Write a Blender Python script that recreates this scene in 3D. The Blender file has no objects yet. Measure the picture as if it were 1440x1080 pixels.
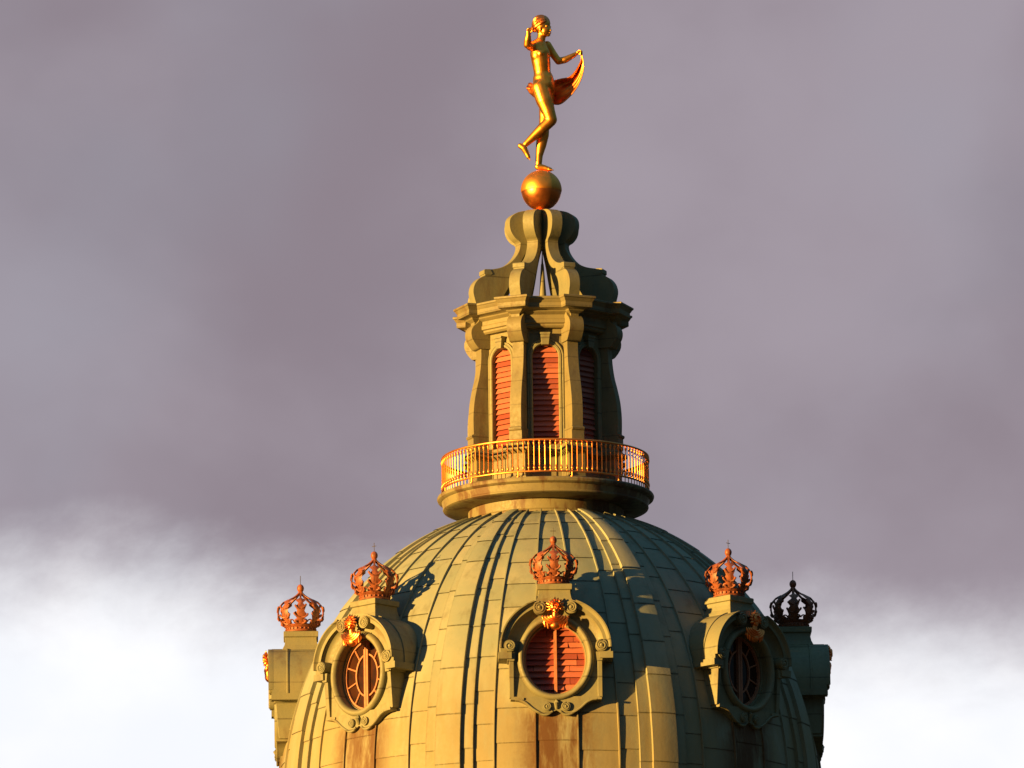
import bpy, bmesh, math, random
from mathutils import Vector, Matrix
random.seed(7)
R_ = math.radians
PI = math.pi

# ------------------------------------------------------------------ scale: "px" units of the design, K metres each
K = 1 / 60.0
F = 14730.0                       # focal length in px units (image 1440 wide)
PITCH = R_(11.6)
CAMZ = 1.7
DH = F * math.cos(PITCH)          # horizontal distance camera - tower axis, px units
A0 = 1.6                          # turn of the whole tower, degrees

scene = bpy.context.scene
col = scene.collection

# ------------------------------------------------------------------ camera
cam_d = bpy.data.cameras.new('camera')
cam = bpy.data.objects.new('camera', cam_d)
col.objects.link(cam)
cam_d.sensor_width = 36
cam_d.lens = F / 1440 * 36
cam_d.clip_start = 1
cam_d.clip_end = 20000
cam_d.shift_x = -45 / 1440
cam.matrix_world = (Matrix.Translation((0, -DH * K, CAMZ)) @ Matrix.Rotation(PI / 2 + PITCH, 4, 'X')
                    @ Matrix.Rotation(R_(-0.8), 4, 'Z'))
scene.camera = cam

# ------------------------------------------------------------------ sun, sky, exposure
SUN_AZ, SUN_EL = -57.5, 3.6       # azimuth from the camera side (negative = left), elevation
sd = bpy.data.lights.new('sun', 'SUN')
sd.energy = 5.0
sd.color = (1.0, 0.58, 0.14)
sd.angle = R_(0.55)
sun = bpy.data.objects.new('sun', sd)
col.objects.link(sun)
to_sun = Vector((math.sin(R_(SUN_AZ)) * math.cos(R_(SUN_EL)), -math.cos(R_(SUN_AZ)) * math.cos(R_(SUN_EL)), math.sin(R_(SUN_EL))))
sun.rotation_euler = to_sun.to_track_quat('Z', 'Y').to_euler()
sun.location = (-60, -60, 80)

world = bpy.data.worlds.new('World')
scene.world = world
world.use_nodes = True
wn, wl = world.node_tree.nodes, world.node_tree.links
wn.clear()


def nd(nodes, t, **kw):
    n = nodes.new(t)
    for k, v in kw.items():
        if k.startswith('i_'):
            n.inputs[k[2:].replace('_', ' ')].default_value = v
        else:
            setattr(n, k, v)
    return n


def math_n(nodes, links, op, a, b=None, c=None, clamp=False):
    n = nodes.new('ShaderNodeMath')
    n.operation = op
    n.use_clamp = clamp
    for i, v in enumerate((a, b, c)):
        if v is None:
            continue
        if isinstance(v, (int, float)):
            n.inputs[i].default_value = v
        else:
            links.new(v, n.inputs[i])
    return n.outputs[0]


def smooth_n(nodes, links, v, lo, hi, t0=0.0, t1=1.0):
    n = nodes.new('ShaderNodeMapRange')
    n.interpolation_type = 'SMOOTHSTEP'
    links.new(v, n.inputs['Value'])
    n.inputs['From Min'].default_value = lo
    n.inputs['From Max'].default_value = hi
    n.inputs['To Min'].default_value = t0
    n.inputs['To Max'].default_value = t1
    return n.outputs['Result']


def mix_n(nodes, links, fac, a, b, mode='MIX'):
    n = nodes.new('ShaderNodeMix')
    n.data_type = 'RGBA'
    n.blend_type = mode
    for s, v in ((n.inputs[0], fac), (n.inputs[6], a), (n.inputs[7], b)):
        if hasattr(v, 'is_linked'):
            links.new(v, s)
        else:
            s.default_value = v if not isinstance(v, tuple) or len(v) == 4 else (*v, 1)
    return n.outputs[2]


sky = nd(wn, 'ShaderNodeTexSky', sky_type='NISHITA', sun_disc=False)
sky.sun_elevation = R_(SUN_EL)
# Blender's sky sun_rotation turns clockwise from +Y seen from above
sky.sun_rotation = math.atan2(to_sun.x, to_sun.y)
sky.air_density = 1.0
sky.dust_density = 1.5
bg_sky = nd(wn, 'ShaderNodeBackground')
bg_sky.inputs['Strength'].default_value = 0.05
wl.new(sky.outputs[0], bg_sky.inputs['Color'])
tc = nd(wn, 'ShaderNodeTexCoord')
sx = nd(wn, 'ShaderNodeSeparateXYZ')
wl.new(tc.outputs['Generated'], sx.inputs[0])


def wnoise(scale, sc, detail, rough, off=(0, 0, 0), dist=0.0, rot=(0, 0, 0)):
    mp = nd(wn, 'ShaderNodeMapping')
    mp.inputs['Scale'].default_value = sc
    mp.inputs['Location'].default_value = off
    mp.inputs['Rotation'].default_value = rot
    wl.new(tc.outputs['Generated'], mp.inputs[0])
    n = nd(wn, 'ShaderNodeTexNoise')
    n.inputs['Scale'].default_value = scale
    n.inputs['Detail'].default_value = detail
    n.inputs['Roughness'].default_value = rough
    n.inputs['Distortion'].default_value = dist
    wl.new(mp.outputs[0], n.inputs['Vector'])
    return n.outputs[0]


nA = wnoise(20, (1, 1, 1.25), 5, 0.45, (3.1, 0.4, 1.2), 0.2, (0, R_(-25), 0))
nB = wnoise(48, (1, 1, 1.2), 7, 0.5, (0.7, 2.2, 5.0), 0.2)
nD = wnoise(17, (1, 1, 1.1), 4, 0.45, (6.3, 1.1, 0.5), 0.2)
nE = wnoise(34, (1, 1, 1.4), 8, 0.62, (1.7, 0.2, 0.6), 0.2)
# height above the lower edge of the cloud bank, which slopes down to the right
edge = math_n(wn, wl, 'MULTIPLY_ADD', sx.outputs['X'], 0.085, sx.outputs['Z'])
edge = math_n(wn, wl, 'SUBTRACT', edge, 0.1773)
edge = math_n(wn, wl, 'MULTIPLY_ADD', math_n(wn, wl, 'SUBTRACT', nE, 0.5), 0.019, edge)
bank = smooth_n(wn, wl, edge, -0.0070, 0.0100)
tone = math_n(wn, wl, 'MULTIPLY_ADD', nB, 0.30, math_n(wn, wl, 'MULTIPLY', nA, 0.9))
tone = smooth_n(wn, wl, tone, 0.42, 0.82)
c_bank = mix_n(wn, wl, tone, (0.275, 0.228, 0.268, 1), (0.370, 0.322, 0.372, 1))
c_bank = mix_n(wn, wl, smooth_n(wn, wl, nD, 0.50, 0.74, 0.0, 0.4), c_bank, (0.335, 0.35, 0.415, 1))
tone2 = smooth_n(wn, wl, nB, 0.35, 0.7)
c_low = mix_n(wn, wl, tone2, (0.93, 0.95, 1.0, 1), (1.02, 1.02, 1.05, 1))
c_cloud = mix_n(wn, wl, bank, c_low, c_bank)
bg_cl = nd(wn, 'ShaderNodeBackground')
bg_cl.inputs['Strength'].default_value = 0.343
# away from the bright bank: unseen slate-blue cloud, added to darken and cool the shade
sect = smooth_n(wn, wl, sx.outputs['Y'], 0.90, 0.966)
nC = wnoise(2.2, (1, 1, 2.5), 5, 0.55, (5.0, 1.0, 2.0), 0.3)
c_far = mix_n(wn, wl, smooth_n(wn, wl, nC, 0.35, 0.7), (0.024, 0.068, 0.108, 1), (0.078, 0.178, 0.262, 1))
# added cloud made darker low and paler overhead, to dim upright faces in shade
high = smooth_n(wn, wl, sx.outputs['Z'], 0.15, 0.75, 0.38, 1.75)
hv = nd(wn, 'ShaderNodeCombineXYZ')
for q_ in range(3):
    wl.new(high, hv.inputs[q_])
c_far = mix_n(wn, wl, 1.0, c_far, hv.outputs[0], 'MULTIPLY')
c_all = mix_n(wn, wl, sect, c_far, c_cloud)
wl.new(c_all, bg_cl.inputs['Color'])
cover = smooth_n(wn, wl, nC, 0.62, 0.40, 0.88, 1.0)
cover = math_n(wn, wl, 'MAXIMUM', cover, sect)
up = smooth_n(wn, wl, sx.outputs['Z'], -0.02, 0.01)
mask = math_n(wn, wl, 'MULTIPLY', cover, up)
mxs = nd(wn, 'ShaderNodeMixShader')
wl.new(mask, mxs.inputs[0])
wl.new(bg_sky.outputs[0], mxs.inputs[1])
wl.new(bg_cl.outputs[0], mxs.inputs[2])
wo = nd(wn, 'ShaderNodeOutputWorld')
wl.new(mxs.outputs[0], wo.inputs['Surface'])

scene.view_settings.view_transform = 'Standard'
scene.view_settings.look = 'None'
scene.view_settings.exposure = 1.55
scene.view_settings.gamma = 1.0


# ------------------------------------------------------------------ geometry helpers (px units)
def H(y):
    """height (px units above the camera) of a point on the tower axis seen at image row y"""
    return DH * math.tan(PITCH + math.atan((540 - y) / F))


def axis_x(y):
    return 765 + 0.01396 * (y - 540)


def W(x, y, d=0.0):
    """image point and depth towards the camera -> px coordinates"""
    e = PITCH + math.atan((540 - y) / F)
    z = H(y + d * math.sin(e))
    return Vector((x - axis_x(y), -d, z))


class MB:
    def __init__(self):
        self.v = []
        self.f = []

    def add(self, vs, fs):
        o = len(self.v)
        self.v += [Vector(p) for p in vs]
        self.f += [tuple(i + o for i in f) for f in fs]
        return self

    def grid(self, rows, closed_u=False, closed_v=False):
        """rows: list of equal-length point lists"""
        n, m = len(rows), len(rows[0])
        vs = [p for r in rows for p in r]
        fs = []
        for i in range(n if closed_v else n - 1):
            for j in range(m if closed_u else m - 1):
                a, b = i, (i + 1) % n
                c, d = j, (j + 1) % m
                fs.append((a * m + c, a * m + d, b * m + d, b * m + c))
        return self.add(vs, fs)

    def lathe(self, prof, n=64, axis=(0, 0), a0=0.0, a1=2 * PI):
        closed = abs(a1 - a0 - 2 * PI) < 1e-6
        k = n if closed else n + 1
        rows = []
        for r, z in prof:
            rows.append([(axis[0] + r * math.sin(a0 + (a1 - a0) * i / n), axis[1] - r * math.cos(a0 + (a1 - a0) * i / n), z) for i in range(k)])
        return self.grid(rows, closed_u=closed)

    def prism(self, poly, fn0, fn1):
        """poly 2d closed; fn0/fn1 map a 2d point to the two end caps"""
        n = len(poly)
        vs = [fn0(*p) for p in poly] + [fn1(*p) for p in poly]
        fs = [tuple(range(n))[::-1], tuple(range(n, 2 * n))]
        fs += [(i, (i + 1) % n, n + (i + 1) % n, n + i) for i in range(n)]
        return self.add(vs, fs)

    def box(self, x0, x1, y0, y1, z0, z1):
        return self.prism([(x0, y0), (x1, y0), (x1, y1), (x0, y1)], lambda a, b: (a, b, z0), lambda a, b: (a, b, z1))

    def tube(self, pts, rad, n=8, cap=True):
        pts = [Vector(p) for p in pts]
        if not isinstance(rad, (list, tuple)):
            rad = [rad] * len(pts)
        rows = []
        up = Vector((0.13, 0.21, 0.97))
        for i, p in enumerate(pts):
            t = (pts[min(i + 1, len(pts) - 1)] - pts[max(i - 1, 0)]).normalized()
            a = t.cross(up)
            if a.length < 1e-3:
                a = t.cross(Vector((1, 0, 0)))
            a.normalize()
            b = t.cross(a)
            rows.append([p + rad[i] * (math.cos(2 * PI * j / n) * a + math.sin(2 * PI * j / n) * b) for j in range(n)])
        self.grid(rows, closed_u=True)
        if cap:
            o = len(self.v)
            self.f.append(tuple(o - n + j for j in range(n)))
            self.f.append(tuple(o - n * len(pts) + j for j in range(n))[::-1])
        return self

    def ball(self, c, rx, ry=None, rz=None, nu=16, nv=10, rot=None):
        ry = rx if ry is None else ry
        rz = rx if rz is None else rz
        c = Vector(c)
        rows = []
        for i in range(nv + 1):
            t = PI * (i / nv) * 0.998 + 0.003
            row = []
            for j in range(nu):
                a = 2 * PI * j / nu
                p = Vector((rx * math.sin(t) * math.cos(a), ry * math.sin(t) * math.sin(a), rz * math.cos(t)))
                if rot is not None:
                    p = rot @ p
                row.append(c + p)
            rows.append(row)
        return self.grid(rows, closed_u=True)

    def build(self, name, mat, parent=None, base=(0, 0, 0), smooth=35, bevel=0.0, loc=None, rz=None, dedupe=True):
        """vertices minus base, times K; one mesh object"""
        me = bpy.data.meshes.new(name)
        b = Vector(base)
        me.from_pydata([(p - b) * K for p in self.v], [], self.f)
        bm = bmesh.new()
        bm.from_mesh(me)
        if dedupe:
            bmesh.ops.remove_doubles(bm, verts=bm.verts, dist=0.02 * K)
        bmesh.ops.recalc_face_normals(bm, faces=bm.faces)
        bm.to_mesh(me)
        bm.free()
        if smooth:
            for p in me.polygons:
                p.use_smooth = True
            me.set_sharp_from_angle(angle=R_(smooth))
        o = bpy.data.objects.new(name, me)
        col.objects.link(o)
        if mat:
            me.materials.append(mat)
        if parent:
            o.parent = parent
        if loc is not None:
            o.location = loc
        if rz is not None:
            o.rotation_euler.z = rz
        if bevel:
            m = o.modifiers.new('bevel', 'BEVEL')
            m.width = bevel * K
            m.segments = 2
            m.limit_method = 'ANGLE'
            m.angle_limit = R_(38)
            m.harden_normals = True
        return o


def tag(o, label=None, cat=None, group=None, kind=None):
    for k, v in (('label', label), ('category', cat), ('group', group), ('kind', kind)):
        if v:
            o[k] = v
    return o


def empty(name, p, rz=0.0):
    """p in px coordinates"""
    o = bpy.data.objects.new(name, None)
    col.objects.link(o)
    o.empty_display_size = 0.3
    o.location = (p[0] * K, p[1] * K, p[2] * K + CAMZ)
    o.rotation_euler.z = rz
    return o


def copy_obj(o, parent):
    c = o.copy()
    col.objects.link(c)
    c.parent = parent
    for ch in [q for q in all_children(o)]:
        copy_obj(ch, c)
    return c


def all_children(o):
    return [q for q in list(col.objects) if q.parent == o]


def catmull(pts, n=6):
    out = []
    P = [Vector(p) for p in pts]
    for i in range(len(P) - 1):
        p0, p1, p2, p3 = P[max(i - 1, 0)], P[i], P[i + 1], P[min(i + 2, len(P) - 1)]
        for k in range(n):
            t = k / n
            out.append(0.5 * ((2 * p1) + (p2 - p0) * t + (2 * p0 - 5 * p1 + 4 * p2 - p3) * t * t + (3 * p1 - p0 - 3 * p2 + p3) * t ** 3))
    out.append(P[-1])
    return out


def smooth2(pts, n=5):
    return [(p.x, p.y) for p in catmull([(a, b, 0) for a, b in pts], n)]


# ------------------------------------------------------------------ materials
def new_mat(name):
    m = bpy.data.materials.new(name)
    m.use_nodes = True
    nt = m.node_tree
    b = nt.nodes['Principled BSDF']
    return m, nt.nodes, nt.links, b


def noise(nodes, links, scale, detail=5, rough=0.55, sc=(1, 1, 1), vec=None, dist=0.0):
    mp = nodes.new('ShaderNodeMapping')
    mp.inputs['Scale'].default_value = sc
    if vec is None:
        t = nodes.new('ShaderNodeTexCoord')
        vec = t.outputs['Object']
    links.new(vec, mp.inputs[0])
    n = nodes.new('ShaderNodeTexNoise')
    n.inputs['Scale'].default_value = scale
    n.inputs['Detail'].default_value = detail
    n.inputs['Roughness'].default_value = rough
    n.inputs['Distortion'].default_value = dist
    links.new(mp.outputs[0], n.inputs['Vector'])
    return n.outputs[0]


def bump(nodes, links, b, h, strength=0.3, dist=0.02):
    bp = nodes.new('ShaderNodeBump')
    bp.inputs['Strength'].default_value = strength
    bp.inputs['Distance'].default_value = dist
    links.new(h, bp.inputs['Height'])
    links.new(bp.outputs[0], b.inputs['Normal'])


AL = 0.62


def painted(name, ca, cb, stain=(0.16, 0.075, 0.03), stain_amt=0.55, rough=0.6, lo=0.56, hi=0.75, scale=1.0, joint=0.0):
    ca, cb, stain = ([x * AL for x in q] for q in (ca, cb, stain))
    m, n, l, b = new_mat(name)
    n1 = noise(n, l, 1.3 * scale, 6, 0.6)
    n2 = noise(n, l, 2.2 * scale, 6, 0.65, (1, 1, 0.28))
    n3 = noise(n, l, 14 * scale, 4, 0.6)
    c = mix_n(n, l, smooth_n(n, l, n1, 0.35, 0.68), (*ca, 1), (*cb, 1))
    s = math_n(n, l, 'MULTIPLY', smooth_n(n, l, n2, lo, hi), stain_amt)
    c = mix_n(n, l, s, c, (*stain, 1))
    c = mix_n(n, l, math_n(n, l, 'MULTIPLY', smooth_n(n, l, n3, 0.5, 0.75), 0.25), c, (ca[0] * .55, ca[1] * .55, ca[2] * .55, 1))
    if joint:      # thin weathered joints between the courses
        t = n.new('ShaderNodeTexCoord')
        sp = n.new('ShaderNodeSeparateXYZ')
        l.new(t.outputs['Object'], sp.inputs[0])
        zz = math_n(n, l, 'MULTIPLY_ADD', n3, 0.02, math_n(n, l, 'ADD', sp.outputs['Z'], 50.07))
        fr = math_n(n, l, 'ABSOLUTE', math_n(n, l, 'SUBTRACT', math_n(n, l, 'FRACT', math_n(n, l, 'DIVIDE', zz, joint)), 0.5))
        ln = math_n(n, l, 'MULTIPLY', smooth_n(n, l, fr, 0.028, 0.010), smooth_n(n, l, n1, 0.35, 0.6, 0.25, 0.75))
        c = mix_n(n, l, ln, c, (ca[0] * .3, ca[1] * .27, ca[2] * .25, 1))
    l.new(c, b.inputs['Base Color'])
    l.new(smooth_n(n, l, n3, 0.3, 0.7, rough - 0.08, rough + 0.12), b.inputs['Roughness'])
    bump(n, l, b, math_n(n, l, 'ADD', n3, n1), 0.25, 0.012)
    return m


M_stone = painted('painted_stone', (0.325, 0.265, 0.130), (0.26, 0.22, 0.12), stain_amt=0.75, lo=0.5, hi=0.72, joint=0.58)
M_trim = painted('painted_trim', (0.345, 0.305, 0.165), (0.275, 0.265, 0.16), stain_amt=0.6, lo=0.5, hi=0.75, joint=0.83)
M_neck = painted('rusty_neck_paint', (0.34, 0.28, 0.14), (0.27, 0.22, 0.12), stain=(0.15, 0.06, 0.025), stain_amt=0.85, lo=0.48, hi=0.6)
M_copper_dark = painted('weathered_roof', (0.20, 0.21, 0.14), (0.13, 0.15, 0.11))
M_rust = painted('rust_orange_iron', (0.50, 0.135, 0.05), (0.34, 0.09, 0.035), stain=(0.10, 0.03, 0.02), stain_amt=0.8, rough=0.5, lo=0.48, hi=0.66, scale=5)
M_iron = painted('dark_iron', (0.10, 0.07, 0.05), (0.06, 0.05, 0.04), scale=6)
M_ground = painted('ground_grass', (0.055, 0.065, 0.03), (0.09, 0.085, 0.05), stain_amt=0.3, rough=0.9, scale=0.1)


def gold(name, c, rough, var=0.1, tarn=0.35):
    m, n, l, b = new_mat(name)
    n1 = noise(n, l, 4, 5, 0.6)
    n2 = noise(n, l, 30, 3, 0.6)
    cc = mix_n(n, l, math_n(n, l, 'MULTIPLY', smooth_n(n, l, n1, 0.5, 0.75), tarn), (*c, 1), (c[0] * .45, c[1] * .33, c[2] * .3, 1))
    l.new(cc, b.inputs['Base Color'])
    b.inputs['Metallic'].default_value = 1.0
    l.new(smooth_n(n, l, n1, 0.3, 0.7, rough - var / 2, rough + var / 2), b.inputs['Roughness'])
    bump(n, l, b, n2, 0.08, 0.01)
    return m


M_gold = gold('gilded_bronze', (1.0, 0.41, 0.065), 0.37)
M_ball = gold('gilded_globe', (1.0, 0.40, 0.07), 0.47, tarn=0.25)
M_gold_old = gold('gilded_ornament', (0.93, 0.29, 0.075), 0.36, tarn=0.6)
M_gold_rail = gold('gilded_railing', (0.92, 0.34, 0.09), 0.46)


def louvre_mat():
    m, n, l, b = new_mat('red_louvre_paint')
    t = n.new('ShaderNodeAttribute')
    t.attribute_name = 'tint'
    n1 = noise(n, l, 7, 6, 0.65, (0.6, 0.6, 3))
    n2 = noise(n, l, 25, 4, 0.6)
    c = mix_n(n, l, t.outputs['Fac'], (0.24, 0.045, 0.032, 1), (0.48, 0.145, 0.095, 1))
    c = mix_n(n, l, math_n(n, l, 'MULTIPLY', smooth_n(n, l, n1, 0.52, 0.75), 0.6), c, (0.16, 0.03, 0.03, 1))
    l.new(c, b.inputs['Base Color'])
    b.inputs['Roughness'].default_value = 0.55
    bump(n, l, b, n2, 0.3, 0.01)
    return m


M_louvre = louvre_mat()
M_bar = painted('red_window_bar', (0.70, 0.27, 0.14), (0.58, 0.20, 0.10), scale=5)
m, n, l, b = new_mat('dark_glass')
b.inputs['Base Color'].default_value = (0.085, 0.028, 0.014, 1)
b.inputs['Roughness'].default_value = 0.16
l.new(mix_n(n, l, smooth_n(n, l, noise(n, l, 3, 3), .4, .7), (0.045, 0.014, 0.007, 1), (0.02, 0.010, 0.008, 1)), b.inputs['Base Color'])
M_glass = m
m, n, l, b = new_mat('shadow_interior')
b.inputs['Base Color'].default_value = (0.02, 0.016, 0.014, 1)
b.inputs['Roughness'].default_value = 0.9
M_dark = m


def dome_mat():
    """standing-seam sheets: u across a gore, v in courses (uv map), one tint per sheet; rust runs below the dormers"""
    m, n, l, b = new_mat('dome_sheet_copper')
    b.inputs['Specular IOR Level'].default_value = 0.3
    at = n.new('ShaderNodeAttribute')
    at.attribute_name = 'tint'
    uv = n.new('ShaderNodeUVMap')
    uv.uv_map = 'sheet'
    s = n.new('ShaderNodeSeparateXYZ')
    l.new(uv.outputs[0], s.inputs[0])
    t = n.new('ShaderNodeTexCoord')
    n1 = noise(n, l, 0.9, 6, 0.6)
    n2 = noise(n, l, 3.0, 6, 0.65, (1, 1, 0.13))
    n3 = noise(n, l, 11, 5, 0.65)
    n4 = noise(n, l, 1.7, 5, 0.7, (1, 1, 0.22))
    c = mix_n(n, l, at.outputs['Fac'], (0.365, 0.375, 0.275, 1), (0.485, 0.465, 0.335, 1))
    c = mix_n(n, l, math_n(n, l, 'MULTIPLY', smooth_n(n, l, n1, 0.4, 0.7), 0.6), c, (0.30, 0.355, 0.28, 1))
    c = mix_n(n, l, math_n(n, l, 'MULTIPLY', smooth_n(n, l, n2, 0.5, 0.78), 0.45), c, (0.15, 0.125, 0.065, 1))
    c = mix_n(n, l, math_n(n, l, 'MULTIPLY', smooth_n(n, l, n2, 0.46, 0.26), 0.28), c, (0.42, 0.38, 0.22, 1))
    sz = n.new('ShaderNodeSeparateXYZ')
    l.new(t.outputs['Object'], sz.inputs[0])
    low = smooth_n(n, l, sz.outputs['Z'], (H(960) - H(1140)) * K, (H(1070) - H(1140)) * K)
    c = mix_n(n, l, math_n(n, l, 'MULTIPLY', low, smooth_n(n, l, n4, 0.3, 0.6, 0.2, 0.7)), c, (0.42, 0.315, 0.145, 1))
    # grime gathered on the laps and along the seams
    vv = math_n(n, l, 'ABSOLUTE', math_n(n, l, 'SUBTRACT', s.outputs['Y'], 0.5))
    uu = math_n(n, l, 'ABSOLUTE', math_n(n, l, 'SUBTRACT', s.outputs['X'], 0.5))
    gv = smooth_n(n, l, vv, 0.474, 0.492, 0, 0.8)
    gu = smooth_n(n, l, uu, 0.45, 0.50, 0, 0.45)
    g = math_n(n, l, 'MULTIPLY', math_n(n, l, 'MAXIMUM', gv, gu), smooth_n(n, l, n3, 0.25, 0.6))
    c = mix_n(n, l, math_n(n, l, 'MULTIPLY', g, 0.6), c, (0.045, 0.04, 0.02, 1))
    # rust runs under each dormer apron
    so = n.new('ShaderNodeSeparateXYZ')
    l.new(t.outputs['Object'], so.inputs[0])
    az = math_n(n, l, 'ARCTAN2', so.outputs['X'], math_n(n, l, 'MULTIPLY', so.outputs['Y'], -1))
    az = math_n(n, l, 'SUBTRACT', az, R_(A0))
    az = math_n(n, l, 'ADD', az, 4 * PI + PI / 8)
    az = math_n(n, l, 'SUBTRACT', math_n(n, l, 'MODULO', az, PI / 4), PI / 8)
    xl = math_n(n, l, 'MULTIPLY', math_n(n, l, 'ABSOLUTE', az), 375 * K)
    xl = math_n(n, l, 'MULTIPLY_ADD', math_n(n, l, 'SUBTRACT', n4, 0.5), 1.6, xl)
    xl = math_n(n, l, 'MULTIPLY_ADD', math_n(n, l, 'SUBTRACT', n3, 0.5), 0.35, xl)
    zt = (H(1052) - H(1140)) * K
    below = smooth_n(n, l, so.outputs['Z'], zt + 0.1, zt - 0.35)
    mid = smooth_n(n, l, xl, 70 * K, 30 * K)
    core = smooth_n(n, l, xl, 40 * K, 2 * K)
    st = math_n(n, l, 'MULTIPLY', below, math_n(n, l, 'MULTIPLY', mid, smooth_n(n, l, n4, 0.36, 0.60)))
    st2 = math_n(n, l, 'MULTIPLY', math_n(n, l, 'MULTIPLY', below, core), smooth_n(n, l, n2, 0.40, 0.62))
    st = math_n(n, l, 'MAXIMUM', math_n(n, l, 'MULTIPLY', st, 0.95), math_n(n, l, 'MULTIPLY', st2, 0.9))
    c = mix_n(n, l, st, c, (0.155, 0.062, 0.02, 1))
    c = mix_n(n, l, 1.0, c, (AL, AL, AL, 1), 'MULTIPLY')
    l.new(c, b.inputs['Base Color'])
    l.new(smooth_n(n, l, n3, 0.3, 0.7, 0.62, 0.8), b.inputs['Roughness'])
    hh = math_n(n, l, 'ADD', n1, math_n(n, l, 'MULTIPLY', n3, 0.25))
    bump(n, l, b, hh, 0.35, 0.03)
    return m


M_dome = dome_mat()

# ------------------------------------------------------------------ ground
g = MB()
GZ = -CAMZ / K
g.add([(-300000, -120000, GZ), (300000, -120000, GZ), (300000, 400000, GZ), (-300000, 400000, GZ)], [(0, 1, 2, 3)])
o = g.build('ground', M_ground, smooth=0, base=(0, 0, GZ))
tag(o, 'flat grassy ground around the tower', 'ground', kind='structure')

# ------------------------------------------------------------------ the domed tower
EA, EB = 379.0, 425.0
HC = H(1140)


def dome_r(h):
    """radius of the dome at height h (px) above its springing"""
    t = max(0.0, 1 - (h / EB) ** 2)
    return EA * math.sqrt(t)


def dome_pt(azd, ph, off=0.0):
    """point on the dome: azimuth in degrees from the tower's front, latitude ph, offset outwards"""
    r, h = EA * math.cos(ph), EB * math.sin(ph)
    nr, nh = math.cos(ph) / EA, math.sin(ph) / EB
    q = math.hypot(nr, nh)
    r += off * nr / q
    h += off * nh / q
    a = R_(azd + A0)
    return Vector((r * math.sin(a), -r * math.cos(a), HC + h))


tower = empty('domed_tower', (0, 0, GZ))
tag(tower, 'great round dome of pale green sheet copper with raised ribs and oval dormers', 'dome')
PH_TOP = math.asin((H(741) - HC) / EB)
TB = (0, 0, GZ)


def lat_of(h):
    return math.asin(min(1, max(-1, h / EB)))


# course breaks: equal arc length
def arc_table(n=400):
    tab = [(0.0, -0.02)]
    s = 0
    p = dome_pt(0, -0.02)
    for i in range(1, n + 1):
        ph = -0.02 + (PH_TOP + 0.02) * i / n
        q = dome_pt(0, ph)
        s += (q - p).length
        p = q
        tab.append((s, ph))
    return tab


ARC = arc_table()
SLEN = ARC[-1][0]


def ph_at(s):
    s = min(max(s, 0), SLEN)
    for (s0, p0), (s1, p1) in zip(ARC, ARC[1:]):
        if s <= s1:
            return p0 + (p1 - p0) * (s - s0) / max(1e-9, s1 - s0)
    return ARC[-1][1]


VIS = (-90, -45, 0, 45, 90)


def in_dormer(azd, ph):
    """true where a dormer's body covers the dome (the shell is open there)"""
    h = EB * math.sin(ph)
    r = EA * math.cos(ph)
    for d in VIS:
        da = (azd - d + 180) % 360 - 180
        if abs(da) < 40:
            x = r * math.sin(R_(da))
            hh = HC + h
            if abs(x) < 44 and H(1042) < hh < H(945):
                return True
    return False


class Sheets:
    """mesh with uv 'sheet' and a tint per sheet"""
    def __init__(self):
        self.v, self.f, self.uv, self.t = [], [], [], []

    def patch(self, fn, nu, nv, tint, skip=None):
        o = len(self.v)
        for j in range(nv + 1):
            for i in range(nu + 1):
                self.v.append(fn(i / nu, j / nv))
        w = nu + 1
        for j in range(nv):
            for i in range(nu):
                if skip and skip((i + .5) / nu, (j + .5) / nv):
                    continue
                self.f.append((o + j * w + i, o + j * w + i + 1, o + (j + 1) * w + i + 1, o + (j + 1) * w + i))
                self.uv.append(((i / nu, j / nv), ((i + 1) / nu, j / nv), ((i + 1) / nu, (j + 1) / nv), (i / nu, (j + 1) / nv)))
                self.t.append(tint)

    def build(self, name, mat, parent, base):
        me = bpy.data.meshes.new(name)
        b = Vector(base)
        me.from_pydata([(p - b) * K for p in self.v], [], self.f)
        u = me.uv_layers.new(name='sheet')
        a = me.attributes.new('tint', 'FLOAT', 'FACE')
        for p in me.polygons:
            p.use_smooth = True
            for k, li in enumerate(p.loop_indices):
                u.data[li].uv = self.uv[p.index][k]
            a.data[p.index].value = self.t[p.index]
        me.set_sharp_from_angle(angle=R_(35))
        me.materials.append(mat)
        o = bpy.data.objects.new(name, me)
        col.objects.link(o)
        o.parent = parent
        return o


rng = random.Random(3)
SP = (0, 0, HC)                    # origin of the shell meshes: dome springing


def courses(start, rg, step=43):
    out = [0.0]
    s = start
    while s < SLEN - 12:
        out.append(s)
        s += step * rg.uniform(0.82, 1.2)
    out.append(SLEN)
    return out


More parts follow.
